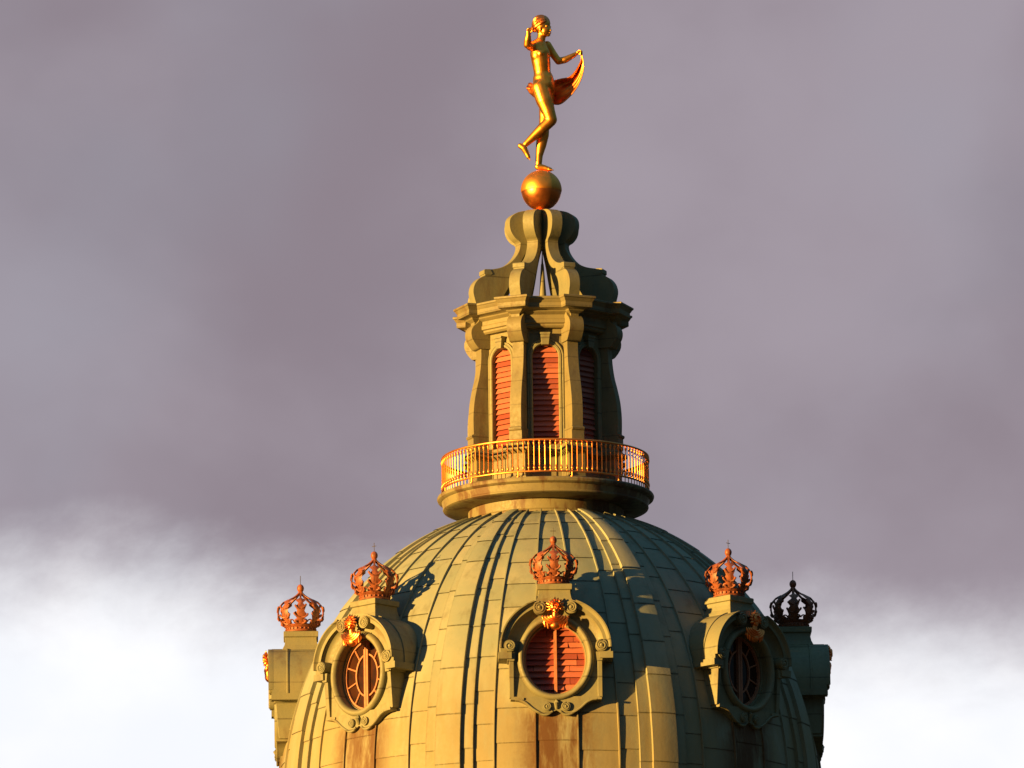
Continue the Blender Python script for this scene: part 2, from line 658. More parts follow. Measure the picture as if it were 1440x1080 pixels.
sh = Sheets()
gores = [(-17.4, -13), (-13, -4.4), (-4.4, 4.4), (4.4, 13), (13, 17.4)]
for d in range(0, 360, 45):
    dd = (d + 180) % 360 - 180
    for (a, bb) in gores + [(17.3, 27.7)]:
        cs = courses(rng.uniform(8, 50), rng, 50)
        for s0, s1 in zip(cs, cs[1:]):
            if s1 - s0 < 2:
                continue
            nv = max(2, int((s1 - s0) / 6))
            buck = rng.uniform(-0.5, 0.7)

            def fn(u, v, a=a, bb=bb, s0=s0, s1=s1, dd=dd, buck=buck):
                lap = 0.8 * (1 - v)
                pil = buck * math.sin(PI * u) * math.sin(PI * v)
                return dome_pt(dd + a + (bb - a) * u, ph_at(s0 + (s1 - s0) * v), lap + pil)

            def skip(u, v, a=a, bb=bb, s0=s0, s1=s1, dd=dd):
                return in_dormer(dd + a + (bb - a) * u, ph_at(s0 + (s1 - s0) * v))
            sh.patch(fn, 6 if bb - a > 6 else 4, nv, rng.random(), skip)
    # standing seams (small ridges)
    for sa in (-13, -4.4, 4.4, 13):
        segs = 90
        prof = ((-0.30, -1), (-0.20, 3.2), (0.20, 3.2), (0.30, -1))

        def rowpt(k, s, sa=sa, dd=dd):
            ph = ph_at(s)
            wdt = min(2.2, 1.0 / max(0.18, math.cos(ph)))
            return dome_pt(dd + sa + prof[k][0] * wdt * 0.62, ph, prof[k][1])
        for k in range(3):
            def fs(u, v, k=k):
                p, q = rowpt(k, v * SLEN), rowpt(k + 1, v * SLEN)
                return p.lerp(q, u)

            def sk(u, v, sa=sa, dd=dd):
                return in_dormer(dd + sa, ph_at(v * SLEN))
            sh.patch(fs, 1, segs, 0.55, sk)
shell = sh.build('dome_shell', M_dome, tower, SP)
shell.location = (0, 0, (HC - GZ) * K)

for d in range(0, 360, 45):
    dd = (d + 22.5 + 180) % 360 - 180
    rs = Sheets()
    for hw, hgt, lo in ((5.2, 4.5, -2), (2.7, 10.5, 3)):
        cs = courses(rng.uniform(8, 50), rng, 60)
        for s0, s1 in zip(cs, cs[1:]):
            if s1 - s0 < 2:
                continue
            nv = max(2, int((s1 - s0) / 7))
            t = rng.random()

            def hh_(v):
                q = (s0 + (s1 - s0) * v) / SLEN
                return hgt * (1 - 0.6 * max(0.0, (q - 0.55) / 0.45))

            def top(u, v):
                return dome_pt(dd - hw + 2 * hw * u, ph_at(s0 + (s1 - s0) * v), hh_(v) + 0.9 * (1 - v) + 0.6 * math.sin(PI * u))

            def sideL(u, v):
                return dome_pt(dd - hw, ph_at(s0 + (s1 - s0) * v), -2 + (hh_(v) + 0.9 * (1 - v) + 2) * u)

            def sideR(u, v):
                return dome_pt(dd + hw, ph_at(s0 + (s1 - s0) * v), hh_(v) + 0.9 * (1 - v) - (hh_(v) + 0.9 * (1 - v) + 2) * u)
            rs.patch(top, 4, nv, t)
            rs.patch(sideL, 1, nv, t)
            rs.patch(sideR, 1, nv, t)
    rb = rs.build('rib', M_dome, tower, SP)
    rb.location = (0, 0, (HC - GZ) * K)

# drum and body below the dome (under the frame of the photograph)
b = MB()
b.lathe([(372, HC - 2), (384, HC - 8), (404, HC - 14), (408, HC - 24), (392, HC - 34), (384, HC - 40), (384, HC - 420), (400, HC - 430), (420, HC - 450), (420, HC - 500)], 96)
b.build('drum_wall', M_stone, tower, base=TB)
b = MB()
b.box(-440, 440, -440, 440, GZ, HC - 500)
b.build('tower_wall', M_stone, tower, base=TB, smooth=0)

# platform that carries the railing, and its neck
prof = [(0, H(697)), (140, H(697.5)), (149, H(698)), (151.5, H(699)), (152.5, H(701)), (151.5, H(704)), (148.5, H(706)), (146, H(706.6)), (145, H(710)), (143.5, H(714.5)),
        (144.5, H(716)), (144, H(717.4)), (141, H(718.6)), (138, H(719)), (126, H(720)), (112, H(720.5)), (100, H(720.5))]
MB().lathe(prof, 128).build('platform', M_neck, tower, base=TB, smooth=30)
prof = [(109, H(719)), (108.5, H(734)), (110, H(736)), (113, H(737)), (113, H(739.5)), (116, H(740.5)), (118.5, H(743)), (119, H(746)), (116, H(752)), (100, H(752))]
MB().lathe(prof, 128).build('neck', M_neck, tower, base=TB, smooth=30)


# ------------------------------------------------------------------ dormers (parts of the tower)
def ray_poly(c, ang, poly):
    dx, dy = math.cos(ang), math.sin(ang)
    best = 0
    n = len(poly)
    for i in range(n):
        x1, y1 = poly[i][0] - c[0], poly[i][1] - c[1]
        x2, y2 = poly[(i + 1) % n][0] - c[0], poly[(i + 1) % n][1] - c[1]
        ex, ey = x2 - x1, y2 - y1
        det = dx * ey - dy * ex
        if abs(det) < 1e-12:
            continue
        t = (x1 * ey - y1 * ex) / det
        u = (x1 * dy - y1 * dx) / det
        if t > 0 and -1e-6 <= u <= 1 + 1e-6:
            best = max(best, t)
    return (c[0] + best * dx, c[1] + best * dy)


def plate_with_hole(mb, outer, inner_fn, c, fmap_front, depth_in, depth_out, n=72):
    """front face of `outer` with a hole, hole reveal and outer sides. fmap(x, z, r) -> point"""
    angs = [2 * PI * i / n for i in range(n)] + [math.atan2(p[1] - c[1], p[0] - c[0]) % (2 * PI) for p in outer]
    angs = sorted(set(round(a, 5) for a in angs))
    inn = [inner_fn(a) for a in angs]
    out = [ray_poly(c, a, outer) for a in angs]
    r0 = fmap_front
    mb.grid([[(p[0], -r0, p[1]) for p in inn], [(p[0], -r0, p[1]) for p in out]], closed_u=True)
    mb.grid([[(p[0], -r0, p[1]) for p in inn], [(p[0], -depth_in, p[1]) for p in inn]], closed_u=True)
    mb.grid([[(p[0], -r0, p[1]) for p in out], [(p[0], -depth_out, p[1]) for p in out]], closed_u=True)


def ellipse_fn(a, bb, c):
    def fn(t):
        k = 1 / math.sqrt((math.cos(t) / a) ** 2 + (math.sin(t) / bb) ** 2)
        return (c[0] + k * math.cos(t), c[1] + k * math.sin(t))
    return fn


def sweep2(mb, path, prof, closed=False):
    """path of (x, z, nx, nz); profile of (offset along n, r): one strip per profile step"""
    rows = []
    for off, r in prof:
        rows.append([(p[0] + p[2] * off, -r, p[1] + p[3] * off) for p in path])
    mb.grid(rows, closed_u=closed)


def ell_path(a, bb, c, t0, t1, n):
    out = []
    for i in range(n + 1):
        t = t0 + (t1 - t0) * i / n
        nx, nz = math.cos(t) / a, math.sin(t) / bb
        q = math.hypot(nx, nz)
        out.append((c[0] + a * math.cos(t), c[1] + bb * math.sin(t), nx / q, nz / q))
    return out


def volute(mb, x, z, rad, r0, r1, hand=1):
    """scroll end: drum, raised spiral band and eye"""
    n = 28
    mb.prism([(x + rad * math.cos(2 * PI * i / n), z + rad * math.sin(2 * PI * i / n)) for i in range(n)], lambda a, b: (a, -r0, b), lambda a, b: (a, -r1, b))
    pts, rr = [], []
    for i in range(40):
        t = i / 39
        a = hand * (t * 3.2 * PI) + PI / 2
        q = rad * (0.86 - 0.52 * t)
        pts.append((x + q * math.cos(a), -r1 - 0.2, z + q * math.sin(a)))
        rr.append(rad * 0.15)
    mb.tube(pts, rr, 6)
    mb.ball((x, -r1 - 0.3, z), rad * 0.30, rad * 0.22, rad * 0.30, 12, 8)


YH = 977.0
ZH = H(YH)                     # springing of the hood
ZO = H(992)                    # centre of the oval
ZB = H(1048)
RP = 378.0                     # front of the plate

slat_rng = random.Random(11)


def slat_mesh(name, rows, mat, parent, base):
    """rows: list of (x0, x1, z_low, z_high, r_low, r_high, thick, tint)"""
    vs, fs, tn = [], [], []
    for x0, x1, z0, z1, ra, rb_, th, t in rows:
        o = len(vs)
        vs += [(x0, -ra, z0), (x1, -ra, z0), (x1, -rb_, z1), (x0, -rb_, z1),
               (x0, -ra + th, z0 - .2), (x1, -ra + th, z0 - .2), (x1, -rb_ + th, z1), (x0, -rb_ + th, z1)]
        for f in ((0, 1, 2, 3), (7, 6, 5, 4), (0, 4, 5, 1), (2, 6, 7, 3), (1, 5, 6, 2), (0, 3, 7, 4)):
            fs.append(tuple(i + o for i in f))
            tn.append(t)
    me = bpy.data.meshes.new(name)
    b = Vector(base)
    me.from_pydata([(Vector(p) - b) * K for p in vs], [], fs)
    a = me.attributes.new('tint', 'FLOAT', 'FACE')
    for i, t in enumerate(tn):
        a.data[i].value = t
    me.materials.append(mat)
    o = bpy.data.objects.new(name, me)
    col.objects.link(o)
    o.parent = parent
    return o


def head_bust(parent, base):
    """gilded mask with leafy hair and a draped collar on the crown of the hood"""
    mb = MB()
    zc = H(925)
    rc = 391
    mb.ball((0, -rc, zc), 6.2, 6.5, 8.0, 20, 14)
    mb.ball((0, -rc - 2.5, zc - 4.6), 4.3, 4.2, 4.0, 14, 10)           # jaw
    mb.ball((0, -rc - 6.3, zc - 0.8), 1.1, 1.5, 2.3, 10, 8)            # nose
    for s in (-1, 1):
        mb.ball((s * 2.6, -rc - 5.3, zc - 2.2), 1.7, 1.6, 1.6, 10, 8)  # cheeks
        mb.ball((s * 2.4, -rc - 5.6, zc + 2.3), 1.9, 1.2, 0.8, 10, 8)  # brows
        mb.ball((s * 2.4, -rc - 5.4, zc + 0.8), 0.95, 0.9, 0.7, 8, 6)  # eyes
        mb.ball((s * 6.1, -rc - 0.5, zc - 0.6), 1.1, 1.5, 2.1, 8, 6)   # ears
    mb.ball((0, -rc - 6.2, zc - 4.0), 1.7, 0.8, 0.55, 8, 6)            # lips
    mb.ball((0, -rc - 6.0, zc - 5.2), 1.4, 0.8, 0.55, 8, 6)
    mb.ball((0, -rc - 5.6, zc - 7.3), 1.5, 1.2, 1.1, 8, 6)             # chin
    mb.tube([(0, -rc, zc - 6), (0, -rc + 1, zc - 14)], [4, 5.2], 12)
    # shoulders
    mb.ball((0, -rc + 2.5, H(945)), 16.5, 6.0, 8.2, 24, 12)
    mb.ball((0, -rc + 1, H(949)), 8.0, 6.0, 7.0, 16, 10)
    # radiating leaves of the hair
    rg = random.Random(5)
    for ring, (cnt, ln, rr) in enumerate(((11, 6.4, 5.0), (8, 3.4, 3.8))):
        for i in range(cnt):
            a = R_(-28) + R_(236) * i / (cnt - 1)
            ca, sa_ = math.cos(a), math.sin(a)
            L = ln * rg.uniform(0.8, 1.2)
            p0 = Vector((ca * rr, -rc - 1.2 - ring * 2.4, zc + 1.5 + sa_ * rr))
            p2 = p0 + Vector((ca * L, -1.6 - ring, sa_ * L))
            p1 = (p0 + p2) / 2 + Vector((-sa_ * .8, -1.4, ca * .8))
            mb.tube([p0, p1, p2], [2.0, 2.2, 0.6], 7)
    # collar folds
    for k in range(4):
        q = 5.5 + k * 3.1
        pts = []
        for i in range(15):
            a = PI * 1.02 + PI * 0.96 * i / 14
            pts.append((q * 1.2 * math.cos(a), -rc - 2.8 + k * 0.5 + 1.8 * math.sin(a), H(937) + (q * 0.92) * math.sin(a) + 1.5))
        mb.tube(pts, [0.6] + [1.55] * 13 + [0.6], 7)
    for s in (-1, 1):
        for k in range(2):
            x = s * (10.5 + k * 4)
            mb.tube([(x, -rc - 1.5 + k, H(938.5 + 2 * k)), (x * 1.05, -rc - 1.6 + k, H(946)), (x * 0.95, -rc - 0.4, H(954 - 2 * k))], [1.4, 2.0, 1.0], 7)
    return mb.build('bust', M_gold_old, parent, base=base, smooth=50)


def make_dormer(kind):
    """local frame: x tangential, -y outwards, z height; origin on the axis at the springing of the hood"""
    B = (0, 0, ZH)
    # body: plate with the oval hole + cheeks running back into the dome
    mb = MB()
    outer = [(-59.5, ZB), (59.5, ZB)] + [(66 * math.cos(PI * i / 30) if 0 < i < 30 else (59.5 if i == 0 else -59.5), ZH + 60 * math.sin(PI * i / 30)) for i in range(31)]
    plate_with_hole(mb, outer, ellipse_fn(43.5, 50.5, (0, ZO)), (0, ZO), RP - 3.5, 352, 290)
    # inner stepped rim of the reveal
    p = ell_path(43.5, 50.5, (0, ZO), 0, 2 * PI, 72)
    sweep2(mb, p, [(0, 366), (-2.4, 366), (-2.4, 352)])
    # small console blocks under the hood's ends
    for s in (-1, 1):
        x0, x1 = sorted((s * 57, s * 66))
        mb.box(x0, x1, -(RP + 5), -330, H(996), H(986))
        x0, x1 = sorted((s * 57, s * 63.5))
        mb.prism([(-(RP + 3), H(996)), (-330, H(996)), (-330, H(1046)), (-(RP - 1), H(1046))], lambda a, c: (x0, a, c), lambda a, c: (x1, a, c))
    body = mb.build('dormer', M_trim, tower, base=B, bevel=0.7)
    # barrel roof
    mb = MB()
    arch = [(75, 0, 1, 0)] + ell_path(75, 67, (0, 0), 0, PI, 40)
    path = [(75, ZH - 9, 1, 0)] + ell_path(75, 67, (0, ZH), 0, PI, 44) + [(-75, ZH - 9, -1, 0)]
    sweep2(mb, path, [(-9, 386), (0, 386), (0, 366), (1.3, 365.5), (1.3, 363.5), (0, 363), (0, 280)])
    for s in (-1, 1):
        x0, x1 = sorted((s * 60, s * 78))
        mb.box(x0, x1, -387, -300, ZH - 17, ZH - 8)
    mb.build('barrel_roof', M_trim, body, base=B, smooth=32)
    # hood moulding, broken in the middle for the bust
    for s in (-1, 1):
        mb = MB()
        t0, t1 = (R_(-2), R_(68)) if s > 0 else (R_(182), R_(112))
        path = ell_path(75.2, 67.2, (0, ZH), t0, t1, 30)
        pr = [(-1, 380), (0.6, 387), (0.6, 391), (-1.2, 391), (-2.2, 389.5), (-4.2, 386.4), (-7.0, 384.2), (-8.8, 383.6), (-9.6, 381.2), (-12.4, 377.6), (-16.5, 375.4), (-20.0, 374.6), (-20.5, 368)]
        sweep2(mb, path, pr)
        # end caps
        for q in (path[0], path[-1]):
            mb.add([(q[0] + q[2] * off, -r, q[1] + q[3] * off) for off, r in pr], [tuple(range(len(pr)))])
        volute(mb, s * 62.5, ZH + 0.5, 8.2, 374, 389, s)
        volute(mb, s * 21.5, ZH + 53, 8.8, 374, 390, -s)
        mb.prism([(s * 60 - 5, ZH - 8), (s * 60 + 5, ZH - 8), (s * 60 + 3.4, ZH - 20), (s * 60 - 3.4, ZH - 20)], lambda a, c: (a, -384, c), lambda a, c: (a, -370, c))
        mb.build('hood', M_trim, body, base=B, smooth=35)
    # oval ring
    mb = MB()
    path = ell_path(47.6, 54.6, (0, ZO), 0, 2 * PI, 84)
    pr = [(4.9 * math.cos(a), 375.5 + 7.6 * math.sin(a)) for a in [PI * k / 10 for k in range(11)]]
    sweep2(mb, path, pr)
    mb.build('oval_frame', M_trim, body, base=B, smooth=60)
    # apron below with two small scrolls
    mb = MB()
    half = smooth2([(59.8, ZB + 3), (57, ZB - 1.5), (50, ZB - 3), (42, ZB - 7), (34, ZB - 14), (25, ZB - 20), (17, ZB - 23.5), (10, ZB - 22.5), (4, ZB - 18), (0, ZB - 16)], 4)
    poly = half + [(-x, z) for x, z in half[::-1][1:]]
    mb.prism(poly, lambda a, c: (a, -(RP + 0.6), c), lambda a, c: (a, -356, c))
    for s in (-1, 1):
        pts = [(s * x * 0.985, -(RP + 1.2), z + 1.4) for x, z in half[4:-5]]
        mb.tube(pts, 1.7, 8)
        volute(mb, s * 12.8, H(1059), 6.2, 366, 382, s)
        # fold-over strip at the plate's foot
        mb.box(*sorted((s * 44, s * 62)), -(RP + 2.5), -360, ZB - 1.5, ZB + 1.5)
    mb.tube([(0, -379, ZB - 14), (0, -382, ZB - 6), (0, -379, ZB + 1)], [2.0, 3.4, 2.0], 8)
    mb.build('apron', M_trim, body, base=B, smooth=40)
    # plinth of the crown
    mb = MB()
    cy = -345

    def sq(hw, z):
        return [(-hw, cy - hw, z), (hw, cy - hw, z), (hw, cy + hw, z), (-hw, cy + hw, z)]
    rows = [sq(27, H(922)), sq(26, H(914)), sq(23.2, H(908)), sq(22, H(902)), sq(21.6, H(897)), sq(24, H(896)), sq(24.3, H(889.4)), sq(23.5, H(888.4)), sq(0.5, H(888))]
    mb.grid(rows, closed_u=True)
    mb.build('plinth', M_trim, body, base=B, smooth=0, bevel=0.5)
    # window
    RW = 359.5
    if kind == 'louvre':
        rows = []
        zlo, zhi = ZO - 49, ZO + 49
        z = zlo
        while z < zhi:
            step = 8.4 + slat_rng.uniform(-0.8, 0.8)
            zm = z + step / 2 - ZO
            hw = 43 * math.sqrt(max(0, 1 - (zm / 50.5) ** 2)) + 1
            for sgn in (-1, 1):
                cut = slat_rng.uniform(0.35, 0.7) if slat_rng.random() < 0.35 else None
                segs = [(1.2, hw)] if cut is None else [(1.2, hw * cut - 0.3), (hw * cut + 0.3, hw)]
                for a, c in segs:
                    x0, x1 = (a, c) if sgn > 0 else (-c, -a)
                    tl = slat_rng.uniform(-1.0, 1.6)
                    rows.append((x0, x1, z - 1.0, z + step + 0.4, RW + 2.6 + tl, RW - 1.6, 1.0, slat_rng.random()))
            z += step
        win = slat_mesh('louvred_shutter', rows, M_louvre, body, B)
        mb = MB()
        mb.box(-2.0, 2.0, -(RW + 6.5), -RW, ZO - 50, ZO + 50)
        sweep2(mb, ell_path(41.2, 48.2, (0, ZO), 0, 2 * PI, 60), [(1.5, RW + 4.5), (-1.4, RW + 4.5), (-1.4, RW - 2)])
        mb.build('shutter_frame', M_bar, body, base=B, smooth=40)
        mb = MB()
        mb.add([(47 * math.cos(2 * PI * i / 40), -354, ZO + 54 * math.sin(2 * PI * i / 40)) for i in range(40)], [tuple(range(40))])
        mb.build('backing', M_dark, body, base=B, smooth=0)
    else:
        mb = MB()
        mb.add([(44 * math.cos(2 * PI * i / 48), -RW, ZO + 51 * math.sin(2 * PI * i / 48)) for i in range(48)], [tuple(range(48))])
        mb.build('window_pane', M_glass, body, base=B, smooth=0)
        mb = MB()
        fr = [(2.6, RW + 3.5), (-2.2, RW + 3.5), (-2.6, RW - 1)]
        sweep2(mb, ell_path(40.6, 47.6, (0, ZO), 0, 2 * PI, 64), fr)
        sweep2(mb, ell_path(20.5, 29.0, (0, ZO), 0, 2 * PI, 48), [(1.1, RW - 1), (1.1, RW + 2.6), (-1.1, RW + 2.6), (-1.1, RW - 1)])
        for s in (-1, 1):
            mb.box(*sorted((s * 0.5, s * 3.9)), -(RW + 4.6), -RW + 1, ZO - 49, ZO + 49)
        for a in (-58, -21, 21, 58, 122, 159, 201, 238):
            t = R_(a)
            p0 = ellipse_fn(20.5, 29, (0, ZO))(t)
            p1 = ellipse_fn(40.6, 47.6, (0, ZO))(t)
            mb.tube([(p0[0], -RW - 1.4, p0[1]), (p1[0], -RW - 1.4, p1[1])], 1.25, 6)
        mb.build('glazing_bars', M_bar, body, base=B, smooth=40)
    head_bust(body, B)
    body.location = (0, 0, (ZH - GZ) * K)
    return body


dorm_l = make_dormer('louvre')
dorm_g = make_dormer('glass')
dorm_l.rotation_euler.z = R_(A0)
dorm_l['label'] = 'oval dormer with red louvred shutter at the front of the dome'
dorm_g.rotation_euler.z = R_(A0 - 45)
dorm_g['label'] = 'sunlit oval dormer with glazed window left of the front one'
for az, src, lab in ((-90, dorm_l, 'dormer seen from the side at the left edge of the dome'),
                     (45, dorm_g, 'dormer right of the front one, its face in deep shadow'),
                     (90, dorm_l, 'dark dormer seen from the side at the right edge of the dome')):
    c = copy_obj(src, tower)
    c.rotation_euler.z = R_(A0 + az)
    c['label'] = lab


# ------------------------------------------------------------------ crowns
def make_crown():
    root = empty('crown_ornament', (0, 0, 0))
    mb = MB()
    mb.lathe([(0.5, 0.3), (19, 0.3), (21.5, 0.6), (22, 2.2), (20.6, 3.2), (20.4, 6.5), (22, 8.0), (23.4, 9.6), (22.6, 11), (20.5, 11), (19.5, 8), (19, 3), (0.5, 2)], 40)
    for i in range(24):
        a = 2 * PI * i / 24
        mb.ball((21 * math.sin(a), -21 * math.cos(a), 5.0), 1.2, 1.2, 1.5, 8, 6)
    mb.build('crown_ring', M_rust, root, smooth=40)
    prof = catmull([(21.5, 0, 9), (24.5, 0, 13.5), (29.0, 0, 20), (31.2, 0, 28), (29.8, 0, 36), (24.5, 0, 43), (16, 0, 47.6), (8.5, 0, 52), (3.4, 0, 56.5), (1.6, 0, 60)], 6)
    for k in range(8):
        a = 2 * PI * k / 8
        mb = MB()
        out = Vector((math.sin(a), -math.cos(a), 0))
        tan = Vector((math.cos(a), math.sin(a), 0))
        # the hoop
        rows = []
        for i, p in enumerate(prof):
            q = prof[min(i + 1, len(prof) - 1)] - prof[max(i - 1, 0)]
            q.normalize()
            nrm = Vector((q.z, 0, -q.x))
            w = 1.35
            t = 1.0
            def pt(dx, dn):
                pp = p + nrm * dn
                return out * pp.x + tan * dx + Vector((0, 0, pp.z))
            rows.append([pt(-w, -t), pt(w, -t), pt(w, t), pt(-w, t)])
        mb.grid(rows, closed_u=True)
        mb.build('hoop', M_rust, root, smooth=40)
        # the acanthus leaf on the hoop's lower half: lobes with a ragged outline
        mb = MB()
        rg = random.Random(40 + k)
        lobes = [(0.07, 7.6, 1), (0.21, 9.4, 1), (0.37, 8.2, 1), (0.5, 3.6, 0), (0.6, 3.6, 0)]
        N = len(prof) - 1

        def pos(t, dx, dn):
            f = t * N
            i = min(int(f), N - 1)
            p = prof[i].lerp(prof[i + 1], f - i)
            q = (prof[i + 1] - prof[i]).normalized()
            nrm = Vector((q.z, 0, -q.x))
            pp = p + nrm * dn
            return out * pp.x + tan * dx + Vector((0, 0, pp.z))
        # midrib plate
        ts = [0.0, 0.08, 0.16, 0.24, 0.32, 0.4, 0.48, 0.56, 0.60, 0.66]
        ws = [5.0, 6.8, 4.6, 8.2, 5.2, 7.4, 3.2, 7.6, 4.4, 1.2]
        rows = []
        for t, w in zip(ts, ws):
            rows.append([pos(t, -w, 0.4), pos(t, -w * .5, 1.2), pos(t, 0, 1.7), pos(t, w * .5, 1.2), pos(t, w, 0.4), pos(t, w * .5, -0.6), pos(t, 0, -0.6), pos(t, -w * .5, -0.6)])
        mb.grid(rows, closed_u=True)
        for t, L, cu in lobes[:-2]:
            for s in (-1, 1):
                l_ = L * rg.uniform(0.88, 1.12)
                tt = t + rg.uniform(-.015, .015)
                pts = [pos(tt, s * 1.5, .8), pos(tt + .01, s * l_ * .55, 1.3), pos(tt + .045, s * l_ * .88, 1.4), pos(tt + .075, s * l_ * 0.9, .6)]
                mb.tube(pts, [1.3, 1.35, 1.55, 0.6], 7)
                if cu:
                    mb.ball(pos(tt + .06, s * l_ * 0.92, 1.2), 1.6, 1.6, 1.6, 8, 6)
        mb.build('leaf', M_rust, root, smooth=50)
    # small curls between the leaves
    for k in range(8):
        mb = MB()
        a = 2 * PI * (k + .5) / 8
        out = Vector((math.sin(a), -math.cos(a), 0))
        tan = Vector((math.cos(a), math.sin(a), 0))
        for s in (-1, 1):
            pts = []
            for i in range(9):
                t = i / 8
                th = t * 1.5 * PI
                q = 3.4 * (1 - .55 * t)
                pts.append(out * (23.5 + 4 * t) + tan * s * (3.6 - q * math.cos(th)) + Vector((0, 0, 13 + q * math.sin(th) + 2 * t)))
            mb.tube(pts, [1.0] * 8 + [1.4], 6)
        mb.build('curl', M_rust, root, smooth=50)
    mb = MB()
    mb.lathe([(3.0, 54), (2.0, 57), (1.3, 58.6), (1.5, 59.4), (0.3, 60)], 16)
    mb.ball((0, 0, 64.2), 4.9, 4.9, 5.9, 20, 14)
    mb.build('orb', M_rust, root, smooth=50)
    mb = MB()
    mb.tube([(0, 0, 69), (0, 0, 82)], 0.42, 6)
    mb.tube([(-3.8, 0, 77.2), (3.8, 0, 77.2)], 0.42, 6)
    mb.build('cross', M_iron, root, smooth=40)
    return root


crown0 = make_crown()
CR = 345
for i, (az, lab) in enumerate(((0, 'orange openwork crown in front of the dome, above the red louvred oval window'),
                               (-45, 'sunlit orange openwork crown above the glazed oval dormer, casting its shadow on the dome'),
                               (-90, 'leftmost orange openwork crown, lowest on the left against the white sky'),
                               (45, 'half shaded orange openwork crown right of the dome on a bright yellow plinth'),
                               (90, 'black shadowed openwork crown at the far right, silhouetted against the white sky'))):
    c = crown0 if i == 0 else copy_obj(crown0, None)
    a = R_(A0 + az)
    c.location = (CR * K * math.sin(a), -CR * K * math.cos(a), (H(888)) * K + CAMZ)
    c.rotation_euler.z = a
    tag(c, lab, 'crown', 'crowns on the dormers of the dome')

# ------------------------------------------------------------------ lantern
LZ = H(697)
lantern = empty('lantern', (0, 0, LZ))
tag(lantern, 'eight sided yellow lantern turret with red louvred windows and scrolled top, above the dome', 'lantern')
LB = (0, 0, LZ)
AP = 84.0


def az_pt(azd, r, t, z):
    """radial frame at azimuth azd: r outwards, t to the right seen from outside"""
    a = R_(azd + A0)
    return Vector((r * math.sin(a) + t * math.cos(a), -r * math.cos(a) + t * math.sin(a), z))


def plan(res_r, res_hw, ap=AP):
    pts = []
    c, s = math.cos(R_(22.5)), math.sin(R_(22.5))
    for k in range(8):
        b_ = k * 45 + 22.5
        ri = (ap - res_hw * s) / c
        for r, t in ((ri, -res_hw), (res_r, -res_hw), (res_r, res_hw), (ri, res_hw)):
            p = az_pt(b_, r, t, 0)
            pts.append((p.x, p.y))
    return pts


def offset_poly(pts, d):
    n = len(pts)
    out = []
    for i in range(n):
        p0, p1, p2 = Vector(pts[i - 1]), Vector(pts[i]), Vector(pts[(i + 1) % n])
        e1, e2 = (p1 - p0).normalized(), (p2 - p1).normalized()
        n1, n2 = Vector((e1.y, -e1.x)), Vector((e2.y, -e2.x))
        m = n1 + n2
        q = m.dot(n1)
        out.append(p1 + m * (d / q if abs(q) > 1e-3 else 0))
    return out


def plan_sweep(mb, pts, prof):
    rows = []
    for d, z in prof:
        rows.append([(p.x, p.y, z) for p in offset_poly(pts, d)])
    mb.grid(rows, closed_u=True)


# walls: eight faces with an arched opening each
mb = MB()
hwf = AP * math.tan(R_(22.5))
WT, WB_, WHW = H(501), H(641), 18.0
ZSP = WT - 17.5
zb_w, zt_w = H(660), H(440)
arch_poly = [(-WHW, WB_), (WHW, WB_)] + [(WHW * math.cos(PI * i / 24), ZSP + 17.5 * math.sin(PI * i / 24)) for i in range(25)]
c0 = (0, (WB_ + WT) / 2)
face_outer = [(-hwf, zb_w), (hwf, zb_w), (hwf, zt_w), (-hwf, zt_w)]
for k in range(8):
    tmp = MB()
    n = 80
    angs = [2 * PI * i / n for i in range(n)] + [math.atan2(p[1] - c0[1], p[0] - c0[0]) % (2 * PI) for p in face_outer + arch_poly]
    angs = sorted(set(round(a, 5) for a in angs))
    inn = [ray_poly(c0, a, arch_poly) for a in angs]
    out = [ray_poly(c0, a, face_outer) for a in angs]
    tmp.grid([[(p[0], -AP, p[1]) for p in inn], [(p[0], -AP, p[1]) for p in out]], closed_u=True)
    tmp.grid([[(p[0], -AP, p[1]) for p in inn], [(p[0], -AP + 12, p[1]) for p in inn]], closed_u=True)
    a = R_(k * 45 + A0)
    rot = Matrix.Rotation(a, 3, 'Z')
    mb.add([rot @ v for v in tmp.v], tmp.f)
mb.build('wall', M_stone, lantern, base=LB, smooth=30)

# pedestal zone
mb = MB()
plan_sweep(mb, plan(110, 12), [(2.5, H(699)), (2.5, H(690)), (0.5, H(688)), (0.5, H(657)), (3, H(655)), (6.5, H(652)), (6.5, H(647)), (2, H(645)), (1, H(641)), (-14, H(640.5))])
mb.build('pedestal', M_stone, lantern, base=LB, smooth=20, bevel=0.4)

# entablature and cornice with breaks over the buttresses
mb = MB()
plan_sweep(mb, plan(110.5, 8.2, 97), [(-12, H(480)), (-6, H(479.5)), (-3.4, H(477)), (-3.4, H(474.5)), (-0.8, H(473.4)), (-0.8, H(468.5)), (-2, H(467.5)), (-2, H(462)), (0.5, H(460.5)), (3.2, H(458.5)), (4, H(457)), (6.5, H(455.8)),
                               (12, H(454.8)), (12.6, H(454)), (12.6, H(447.8)), (13.6, H(446.4)), (15.2, H(443.4)), (16.6, H(442.4)), (16.6, H(440)), (15, H(439.2)), (-20, H(437))])
mb.build('cornice', M_stone, lantern, base=LB, smooth=20, bevel=0.35)
mb = MB()
mb.lathe([(99, H(437.8)), (40, H(436)), (0.5, H(435.4))], 48)
mb.build('roof', M_copper_dark, lantern, base=LB)

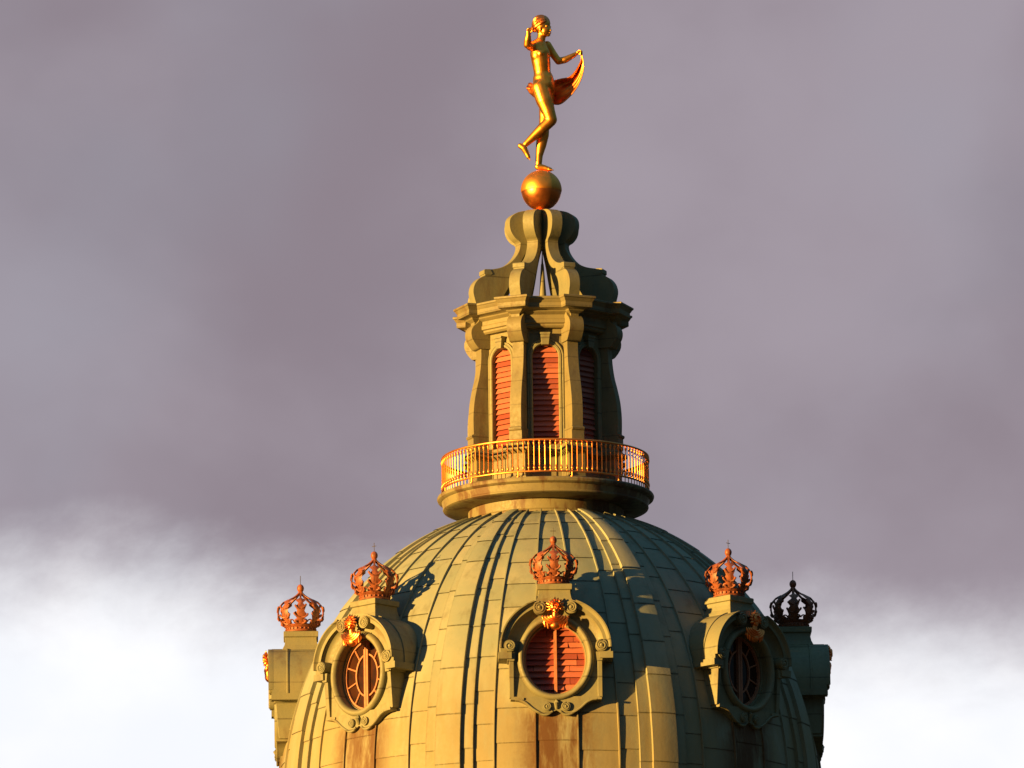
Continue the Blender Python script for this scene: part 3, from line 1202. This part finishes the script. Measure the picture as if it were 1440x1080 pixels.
# windows
for k in (-2, -1, 0, 1, 2):
    az = k * 45
    rows = []
    z = WB_ - 2
    while z < WT:
        step = 7.5
        zm = z + step * .5
        hw = WHW + 1 if zm < ZSP else WHW * math.sqrt(max(0.02, 1 - ((zm - ZSP) / 18.5) ** 2)) + 1
        tl = slat_rng.uniform(-0.5, 1.3)
        rows.append((-hw, hw, z - 0.8, z + step + .5, 80.2 + tl, 76.6, 1.0, slat_rng.random()))
        z += step
    o = slat_mesh('louvre_panel', rows, M_louvre, lantern, LB)
    o.rotation_euler.z = R_(az + A0)
    mb = MB()
    mb.add([(x * 1.1, -75, z) for x, z in ((-19, WB_ - 3), (19, WB_ - 3), (19, WT), (-19, WT))], [(0, 1, 2, 3)])
    q = mb.build('backing', M_dark, o, base=LB, smooth=0)
    mb = MB()
    path = [(WHW, WB_, 1, 0)] + ell_path(WHW, 17.5, (0, ZSP), 0, PI, 26) + [(-WHW, WB_, -1, 0)]
    sweep2(mb, path, [(0.2, 82), (0.2, 86.3), (1.2, 87.4), (3.6, 87.6), (4.4, 86.4), (5.0, 86.2), (6.0, 87.0), (7.4, 86.8), (7.9, 84)])
    q = mb.build('window_frame', M_trim, o, base=LB, smooth=40)
    mb = MB()
    mb.prism([(-5.0, H(503)), (5.0, H(503)), (6.8, H(487)), (-6.8, H(487))], lambda a, c: (a, -92.5, c), lambda a, c: (a, -82, c))
    mb.prism([(-6.8, H(489)), (6.8, H(489)), (7.6, H(486)), (-7.6, H(486))], lambda a, c: (a, -94, c), lambda a, c: (a, -82, c))
    q = mb.build('keystone', M_trim, o, base=LB, smooth=0, bevel=0.5)


# buttresses
def radial_prism(mb, prof, hw):
    """prof (r, z) extruded to a width of 2 hw in the local frame"""
    mb.prism(prof, lambda r, z: (-hw, -r, z), lambda r, z: (hw, -r, z))


def make_buttress():
    mb = MB()
    shaft = smooth2([(112.5, 625), (113.2, 608), (113, 592), (111.2, 574), (107.5, 556), (103.5, 540), (101, 524), (100, 510), (100, 494)], 4)
    radial_prism(mb, [(r, H(y)) for r, y in shaft] + [(78, H(494)), (78, H(625))], 8.6)
    radial_prism(mb, [(113.5, H(642)), (114.2, H(641)), (114.2, H(626)), (116.4, H(624.5)), (116.4, H(621.5)), (113.2, H(620)), (78, H(620)), (78, H(642))], 9.8)
    o = mb.build('buttress', M_stone, lantern, base=LB, smooth=30, bevel=0.7)
    mb = MB()
    cap = smooth2([(101, 499.5), (104.5, 499), (107.5, 496), (112, 490), (115.2, 483), (115.4, 475), (112, 468.5), (107, 464.5), (104, 461), (103.5, 456)], 3)
    radial_prism(mb, [(r, H(y)) for r, y in cap] + [(80, H(456)), (80, H(499.5))], 11)
    q = mb.build('capital', M_stone, o, base=LB, smooth=30, bevel=0.7)
    return o


bt = make_buttress()
for k in range(8):
    c = bt if k == 0 else copy_obj(bt, lantern)
    c.rotation_euler.z = R_(A0 + 22.5 + 45 * k)


# scrolled brackets of the open top
def make_bracket():
    mb = MB()
    outer = smooth2([(106, 439), (108, 432), (110.8, 420), (108.5, 409.5), (103, 402), (97, 398), (92.5, 396.3)], 4) + [(92.5, 388.6), (90, 387.4), (86, 387)] + \
        smooth2([(85, 386.8), (70, 383.5), (58, 378), (49, 371), (42, 362), (38.4, 354), (37.4, 346)], 4) + \
        smooth2([(39.5, 343.6), (45, 340), (50.5, 333), (53.3, 325), (53.3, 316), (50, 309.5), (43, 304.3), (34, 301.2), (24, 299.6), (6, 299)], 4)
    inner = smooth2([(6, 338), (15, 344), (26, 356), (35, 371), (43, 388), (52, 405), (60, 417), (66, 428), (69, 439)], 3)
    poly = [(r, H(y)) for r, y in outer + inner]
    radial_prism(mb, poly, 8.4)
    o = mb.build('scroll_bracket', M_trim, lantern, base=LB, smooth=40, bevel=0.9)
    mb = MB()
    radial_prism(mb, [(93.6, H(393.6)), (93.6, H(388)), (92, H(386.8)), (84, H(386.2)), (80, H(393)), (84, H(395))], 9.0)
    mb.build('bracket_cap', M_trim, o, base=LB, smooth=30, bevel=0.5)
    return o


br = make_bracket()
for k in range(8):
    c = br if k == 0 else copy_obj(br, lantern)
    c.rotation_euler.z = R_(A0 + 22.5 + 45 * k)
mb = MB()
mb.lathe([(10, H(340)), (12, H(336)), (17, H(330)), (19, H(310)), (18, H(300)), (9.5, H(298.4)), (9, H(296)), (0.5, H(295.8))], 32)
mb.lathe([(0.5, H(342)), (10, H(340))], 32)
mb.build('core', M_copper_dark, lantern, base=LB)
mb = MB()
mb.lathe([(9, H(436)), (8.5, H(431)), (6.2, H(429)), (5.6, H(424)), (2.0, H(372)), (1.4, H(371)), (0.3, H(352))], 20)
mb.build('spindle', M_trim, lantern, base=LB, smooth=40)

# ------------------------------------------------------------------ railing
RB = (0, 0, H(697.4))
rail = empty('railing', RB)
tag(rail, 'gilded ring railing of thin upright bars around the foot of the lantern', 'railing')
RR = 145.0
ZT, ZL = H(646), H(690)
for nm, z, rr in (('top_rail', ZT, 1.55), ('bottom_rail', ZL, 1.3)):
    mb = MB()
    n = 144
    rows = []
    for j in range(8):
        a = 2 * PI * j / 8
        rows.append([((RR + rr * math.cos(a)) * math.sin(2 * PI * i / n), -(RR + rr * math.cos(a)) * math.cos(2 * PI * i / n), z + rr * 1.1 * math.sin(a)) for i in range(n)])
    mb.grid(rows, closed_u=True, closed_v=True)
    mb.build(nm, M_gold_rail, rail, base=RB, smooth=60)


def baluster_mb(mb, az):
    a = R_(az)
    x, y = RR * math.sin(a), -RR * math.cos(a)
    mb.tube([(x, y, ZL), (x, y, ZT)], 0.7, 6)
    for z, s in ((ZT - 4.6, 1), (ZL + 4.6, -1)):
        prof = [(0.7, z - s * 4.2), (1.5, z - s * 1.2), (1.75, z), (1.2, z + s * 1.4), (0.7, z + s * 2.2)]
        mb.lathe(prof, 8, (x, y))
    return mb


first = baluster_mb(MB(), 0).build('baluster', M_gold_rail, rail, base=RB, smooth=50)
for i in range(1, 50):
    for s in (-1, 1):
        c = first.copy()
        col.objects.link(c)
        c.parent = rail
        c.rotation_euler.z = R_(3 * i * s)
c = first.copy()
col.objects.link(c)
c.parent = rail
c.rotation_euler.z = R_(150)
mb = MB()
for i in range(51, 71):
    baluster_mb(mb, 3 * i)
o = mb.build('far_balusters', M_gold_rail, rail, base=RB, smooth=50)
tag(o, kind='stuff')
# feet of the railing
for k in range(12):
    a = R_(15 + 30 * k)
    mb = MB()
    x, y = RR * math.sin(a), -RR * math.cos(a)
    mb.tube([(x, y, H(698.5)), (x, y, ZL)], 1.2, 8)
    mb.lathe([(3, H(697.9)), (3, H(697)), (1.2, H(696))], 10, (x, y))
    mb.build('rail_foot', M_gold_rail, rail, base=RB, smooth=50)

# ------------------------------------------------------------------ golden globe
gp = (0, 0, H(297))
globe = empty('golden_globe', gp)
tag(globe, 'golden globe with a seam round its middle, under the dancing statue', 'globe')
zc = H(268)
GR = 29.0
mb = MB()
up_ = [(GR * math.cos(R_(t)), zc + GR * math.sin(R_(t))) for t in range(90, -6, -4)]
mb.lathe([(max(r, .05), z) for r, z in up_] + [(GR * .985, zc - 2.4)], 72)
mb.build('upper_half', M_ball, globe, base=gp, smooth=50)
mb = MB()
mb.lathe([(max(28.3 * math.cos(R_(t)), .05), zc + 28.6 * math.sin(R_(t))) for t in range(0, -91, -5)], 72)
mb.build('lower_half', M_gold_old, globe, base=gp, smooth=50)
mb = MB()
mb.lathe([(9, H(298.2)), (9.6, H(297)), (8, H(295.6)), (6, H(294.6))], 24)
mb.build('collar', M_gold, globe, base=gp, smooth=50)

# ------------------------------------------------------------------ the statue
SPT = (0, 0, H(239))
statue = empty('statue', SPT)
tag(statue, 'gilded nude woman statue dancing on one foot with a swirling cloth, on the golden globe', 'statue')


def cap(mb, p0, p1, r0, r1, n=14, k=7):
    """tapered rounded limb segment"""
    p0, p1 = Vector(p0), Vector(p1)
    d = p1 - p0
    L = d.length
    t = d.normalized()
    pts, rr = [], []
    if min(r0, r1) > 2.2:
        r0, r1 = r0 + 0.75, r1 + 0.75
    for i in range(k + 1):
        a = PI / 2 * (1 - i / k)
        pts.append(p0 - t * r0 * math.sin(a))
        rr.append(max(0.05, r0 * math.cos(a)))
    for i in range(1, 5):
        pts.append(p0 + d * i / 5)
        rr.append(r0 + (r1 - r0) * i / 5)
    for i in range(k + 1):
        a = PI / 2 * i / k
        pts.append(p1 + t * r1 * math.sin(a))
        rr.append(max(0.05, r1 * math.cos(a)))
    mb.tube(pts, rr, n)


def chain(mb, pts, n=14):
    """pts: (x, y, d, r)"""
    for a, b_ in zip(pts, pts[1:]):
        cap(mb, W(*a[:3]), W(*b_[:3]), a[3], b_[3], n)


def ellip(mb, x, y, d, rx, ry, rz, rot=None):
    q = 0.9 if rx > 4.5 else 0
    mb.ball(W(x, y, d), rx + q, ry + q, rz + q, 20, 14, rot)


def remesh_build(mb, name, mat, parent, base, vox, smooth_it=6, fac=0.5):
    o = mb.build(name, mat, parent, base=base, smooth=0, dedupe=False)
    m = o.modifiers.new('remesh', 'REMESH')
    m.mode = 'VOXEL'
    m.voxel_size = vox * K
    s = o.modifiers.new('smooth', 'SMOOTH')
    s.iterations = smooth_it
    s.factor = fac
    dg = bpy.context.evaluated_depsgraph_get()
    dg.update()
    me = bpy.data.meshes.new_from_object(o.evaluated_get(dg))
    me.name = name
    for p in me.polygons:
        p.use_smooth = True
    o.modifiers.clear()
    old = o.data
    o.data = me
    bpy.data.meshes.remove(old)
    if not me.materials:
        me.materials.append(mat)
    return o


mb = MB()
FR = Matrix.Rotation(R_(50), 3, 'Z')          # body faces right and towards the viewer
# torso
chain(mb, [(757, 66, 2, 11), (759.3, 76, 3, 13.4), (761.3, 90, 2, 12.4), (762.5, 102, 1, 11.2), (764, 112, 0, 14), (765, 120, 0, 15.6)], 20)
ellip(mb, 758.5, 68, 1, 14.0, 8.5, 8.0, FR)
ellip(mb, 760.2, 79, 2.5, 14.6, 11, 13, FR)
ellip(mb, 766, 122, -1, 16.5, 13.5, 11, FR)
ellip(mb, 769, 112, 6, 8.5, 6.5, 9)          # belly
ellip(mb, 757.5, 124, 3, 10, 10, 11)
ellip(mb, 763, 121, 4, 14, 12.5, 11)            # seat
# neck and head
chain(mb, [(759.5, 62, 2, 6.2), (761.3, 52, 2, 5.4), (762.5, 46, 2, 5.6)], 14)
ellip(mb, 762.5, 36.5, 2, 10.8, 10.6, 12.2)
ellip(mb, 767.0, 43.5, 5, 7.0, 7.0, 7.8)
# right arm: raised towards the viewer
chain(mb, [(750, 63.5, 8, 6.0), (745.5, 65.5, 17, 5.2), (741.8, 62.5, 25, 4.4)], 14)
chain(mb, [(741.8, 62.5, 25, 5.0), (742.2, 55, 29, 4.4), (743, 48.5, 31, 3.0)], 14)
ellip(mb, 743.0, 45.4, 32, 3.4, 2.4, 4.0)
# left arm: stretched out to the right
chain(mb, [(769.5, 64, -7, 5.8), (777, 75, -8, 4.9), (785.3, 86.5, -7, 4.3)], 14)
chain(mb, [(785.3, 86.5, -7, 4.3), (795, 84.5, -5, 4.3), (808.5, 77.6, -4, 2.7)], 14)
ellip(mb, 813.4, 75.0, -3.5, 4.2, 2.4, 3.2)
# standing leg (far side)
chain(mb, [(769, 123, -5, 11.2), (768, 146, -5, 9.6), (766, 166, -4, 7.2), (765.5, 173, -3, 6.8)], 16)
chain(mb, [(765.5, 173, -3, 6.8), (763.5, 190, -4, 7.9), (761.0, 204, -4, 6.8), (758.3, 219, -2, 4.4), (757.6, 229, -1, 4.0)], 16)
chain(mb, [(756.4, 234.5, -1, 3.9), (764, 235.5, 0, 3.4), (774, 238.6, 2, 2.4)], 12)
# lifted leg (near side)
chain(mb, [(760.5, 124, 5, 12.8), (766, 142, 9, 11.6), (771.5, 158, 11, 8.8), (775.0, 168.5, 11, 7.9)], 16)
chain(mb, [(775.0, 169.5, 11, 7.6), (762, 181.5, 9, 7.2), (751, 191.5, 7, 5.6), (739.5, 202, 6, 3.6)], 16)
chain(mb, [(731.8, 204.6, 5.5, 3.4), (736.5, 208, 6, 3.9), (740.5, 215, 6, 3.1), (743.2, 221, 6.5, 2.3)], 12)
tmp = remesh_build(mb, 'body_core', M_gold, statue, SPT, 0.62, 18)
mb = MB()
mb.add([v.co / K + Vector(SPT) for v in tmp.data.vertices], [tuple(p.vertices) for p in tmp.data.polygons])
bpy.data.objects.remove(tmp)
ellip(mb, 771.0, 48.8, 6.5, 3.3, 3.3, 2.9)      # chin
chain(mb, [(772.6, 39, 8, 1.1), (774.4, 42.8, 9.2, 1.5)], 8)   # nose
ellip(mb, 773.6, 46.4, 8.6, 2.0, 2.0, 1.1)
ellip(mb, 773.0, 38.2, 5.0, 2.4, 2.4, 1.2)
ellip(mb, 768.8, 37.0, 11.0, 2.4, 2.4, 1.2)
ellip(mb, 759.8, 41, 12.0, 1.8, 1.6, 2.9)      # ear
ellip(mb, 768.4, 77.5, 5.0, 5.0, 5.2, 5.0)
ellip(mb, 760.5, 75.5, 12, 5.0, 5.2, 5.0)
# fingers and toes
for i in range(4):
    # raised hand: curled fingers
    x = 741.2 + i * 1.45
    chain(mb, [(x, 43.5, 33, 0.95), (x + .4, 40.4 - (i in (1, 2)) * .7, 34.4, 0.9), (x + 1.8, 39.6 - (i in (1, 2)) * .6, 35.6, 0.75)], 8)
    # left hand closed on the cloth
    y = 72.6 + i * 1.5
    chain(mb, [(815.5, y, -2.2, 1.0), (818.6, y + .2, -1.2, 0.95), (819.0, y + .8, 1.4 - .4 * i, 0.8), (816.8, y + 1.0, 2.2, 0.7)], 8)
chain(mb, [(745.8, 46.2, 32.4, 1.1), (748.0, 43.8, 33.4, 0.95), (748.4, 41.6, 34, 0.7)], 8)
chain(mb, [(812.8, 73.2, -1.5, 1.1), (815.0, 71.4, .6, 0.95), (817.4, 71.6, 1.8, 0.75)], 8)
for i in range(5):
    chain(mb, [(772.5, 238.2 - i * .25, 5.4 - i * 1.7, 1.25), (777.8 - i * .9, 239.4 - i * .3, 6.2 - i * 1.9, 1.0)], 8)
    chain(mb, [(742.6, 220.3, 8.2 - i * 1.05, 0.9), (745.6 - i * .5, 224.8 - i * .3, 8.6 - i * 1.15, 0.75)], 8)
remesh_build(mb, 'body', M_gold, statue, SPT, 0.52, 3)

# hair: waves gathered into a low knot
mb = MB()
ellip(mb, 760.6, 33.6, 1, 11.7, 11.6, 11.6)
ellip(mb, 751.8, 40, -1, 4.8, 5, 4.6)
hc = W(761.2, 34.6, 1.5)
h0, h1 = Vector((0.82, -0.42, 0.36)).normalized(), Vector((-0.86, 0.25, -0.52)).normalized()
ax = (h1 - h0).normalized()
hu = (Vector((0, 0, 1)) - ax * ax.z).normalized()
hw_ = ax.cross(hu)
for k in range(11):
    ph = R_(-100 + k * 20)
    pts = []
    for i in range(13):
        t = i / 12
        dv = h0.lerp(h1, t) + (hu * math.cos(ph) + hw_ * math.sin(ph)) * (1.25 * math.sin(PI * (0.12 + 0.8 * t)))
        pts.append(hc + dv.normalized() * (12.4 + 0.5 * math.sin(9 * t + k)))
    mb.tube(pts, [1.0] + [1.75] * 11 + [1.2], 8)
remesh_build(mb, 'hair', M_gold_old, statue, SPT, 0.5, 1)

# the cloth
top = catmull([(817.0, 76, -1), (817.6, 84, -2), (813.5, 93, -3), (808, 102, -4), (800, 109, -6), (789, 111, -9), (776, 114, -13), (762, 117, -17), (750, 118, -11), (744.5, 119, -3)], 6)
bot = catmull([(818.6, 77, 0), (821, 88, 1), (821.3, 98, 1), (817.5, 112, 0), (811, 125, -2), (801, 137, -5), (786, 147.5, -11), (767, 143, -17), (753, 136, -10), (748, 127, -3)], 6)
mb = MB()
rows = []
nt = len(top)
for j in range(15):
    v = j / 14
    row = []
    for i in range(nt):
        p = top[i].lerp(bot[i], v)
        u = i / (nt - 1)
        amp = 3.6 * math.sin(PI * min(1, u * 1.15)) * math.sin(PI * (0.12 + 0.8 * v))
        belly = 8.0 * math.sin(PI * v) * math.sin(PI * u) ** 0.8
        d = p.z - belly + amp * math.sin(3.1 * PI * v + 2.0 * u + 1.0)
        row.append(W(p.x, p.y, d))
    rows.append(row)
mb.grid(rows)
o = mb.build('cloth', M_gold_old, statue, base=SPT, smooth=60)
m = o.modifiers.new('thickness', 'SOLIDIFY')
m.thickness = 1.1 * K
m.offset = 0
# gathered end at the hip
mb = MB()
for k in range(5):
    a = 2 * PI * k / 5
    mb.tube([W(746 + 1.6 * math.cos(a), 117.5 + 1.5 * math.sin(a), 2 + 2 * math.sin(a)), W(744.5 + 3.0 * math.cos(a), 123 + 1.0 * math.sin(a), 3 + 3 * math.sin(a)),
             W(748 + 2.6 * math.cos(a), 130, 2 + 2.4 * math.sin(a)), W(753.5 + 1.2 * math.cos(a), 137.5, 1 + 1.2 * math.sin(a))], [2.0, 2.6, 2.1, 0.8], 8)
remesh_build(mb, 'cloth_gather', M_gold_old, statue, SPT, 0.6, 3)
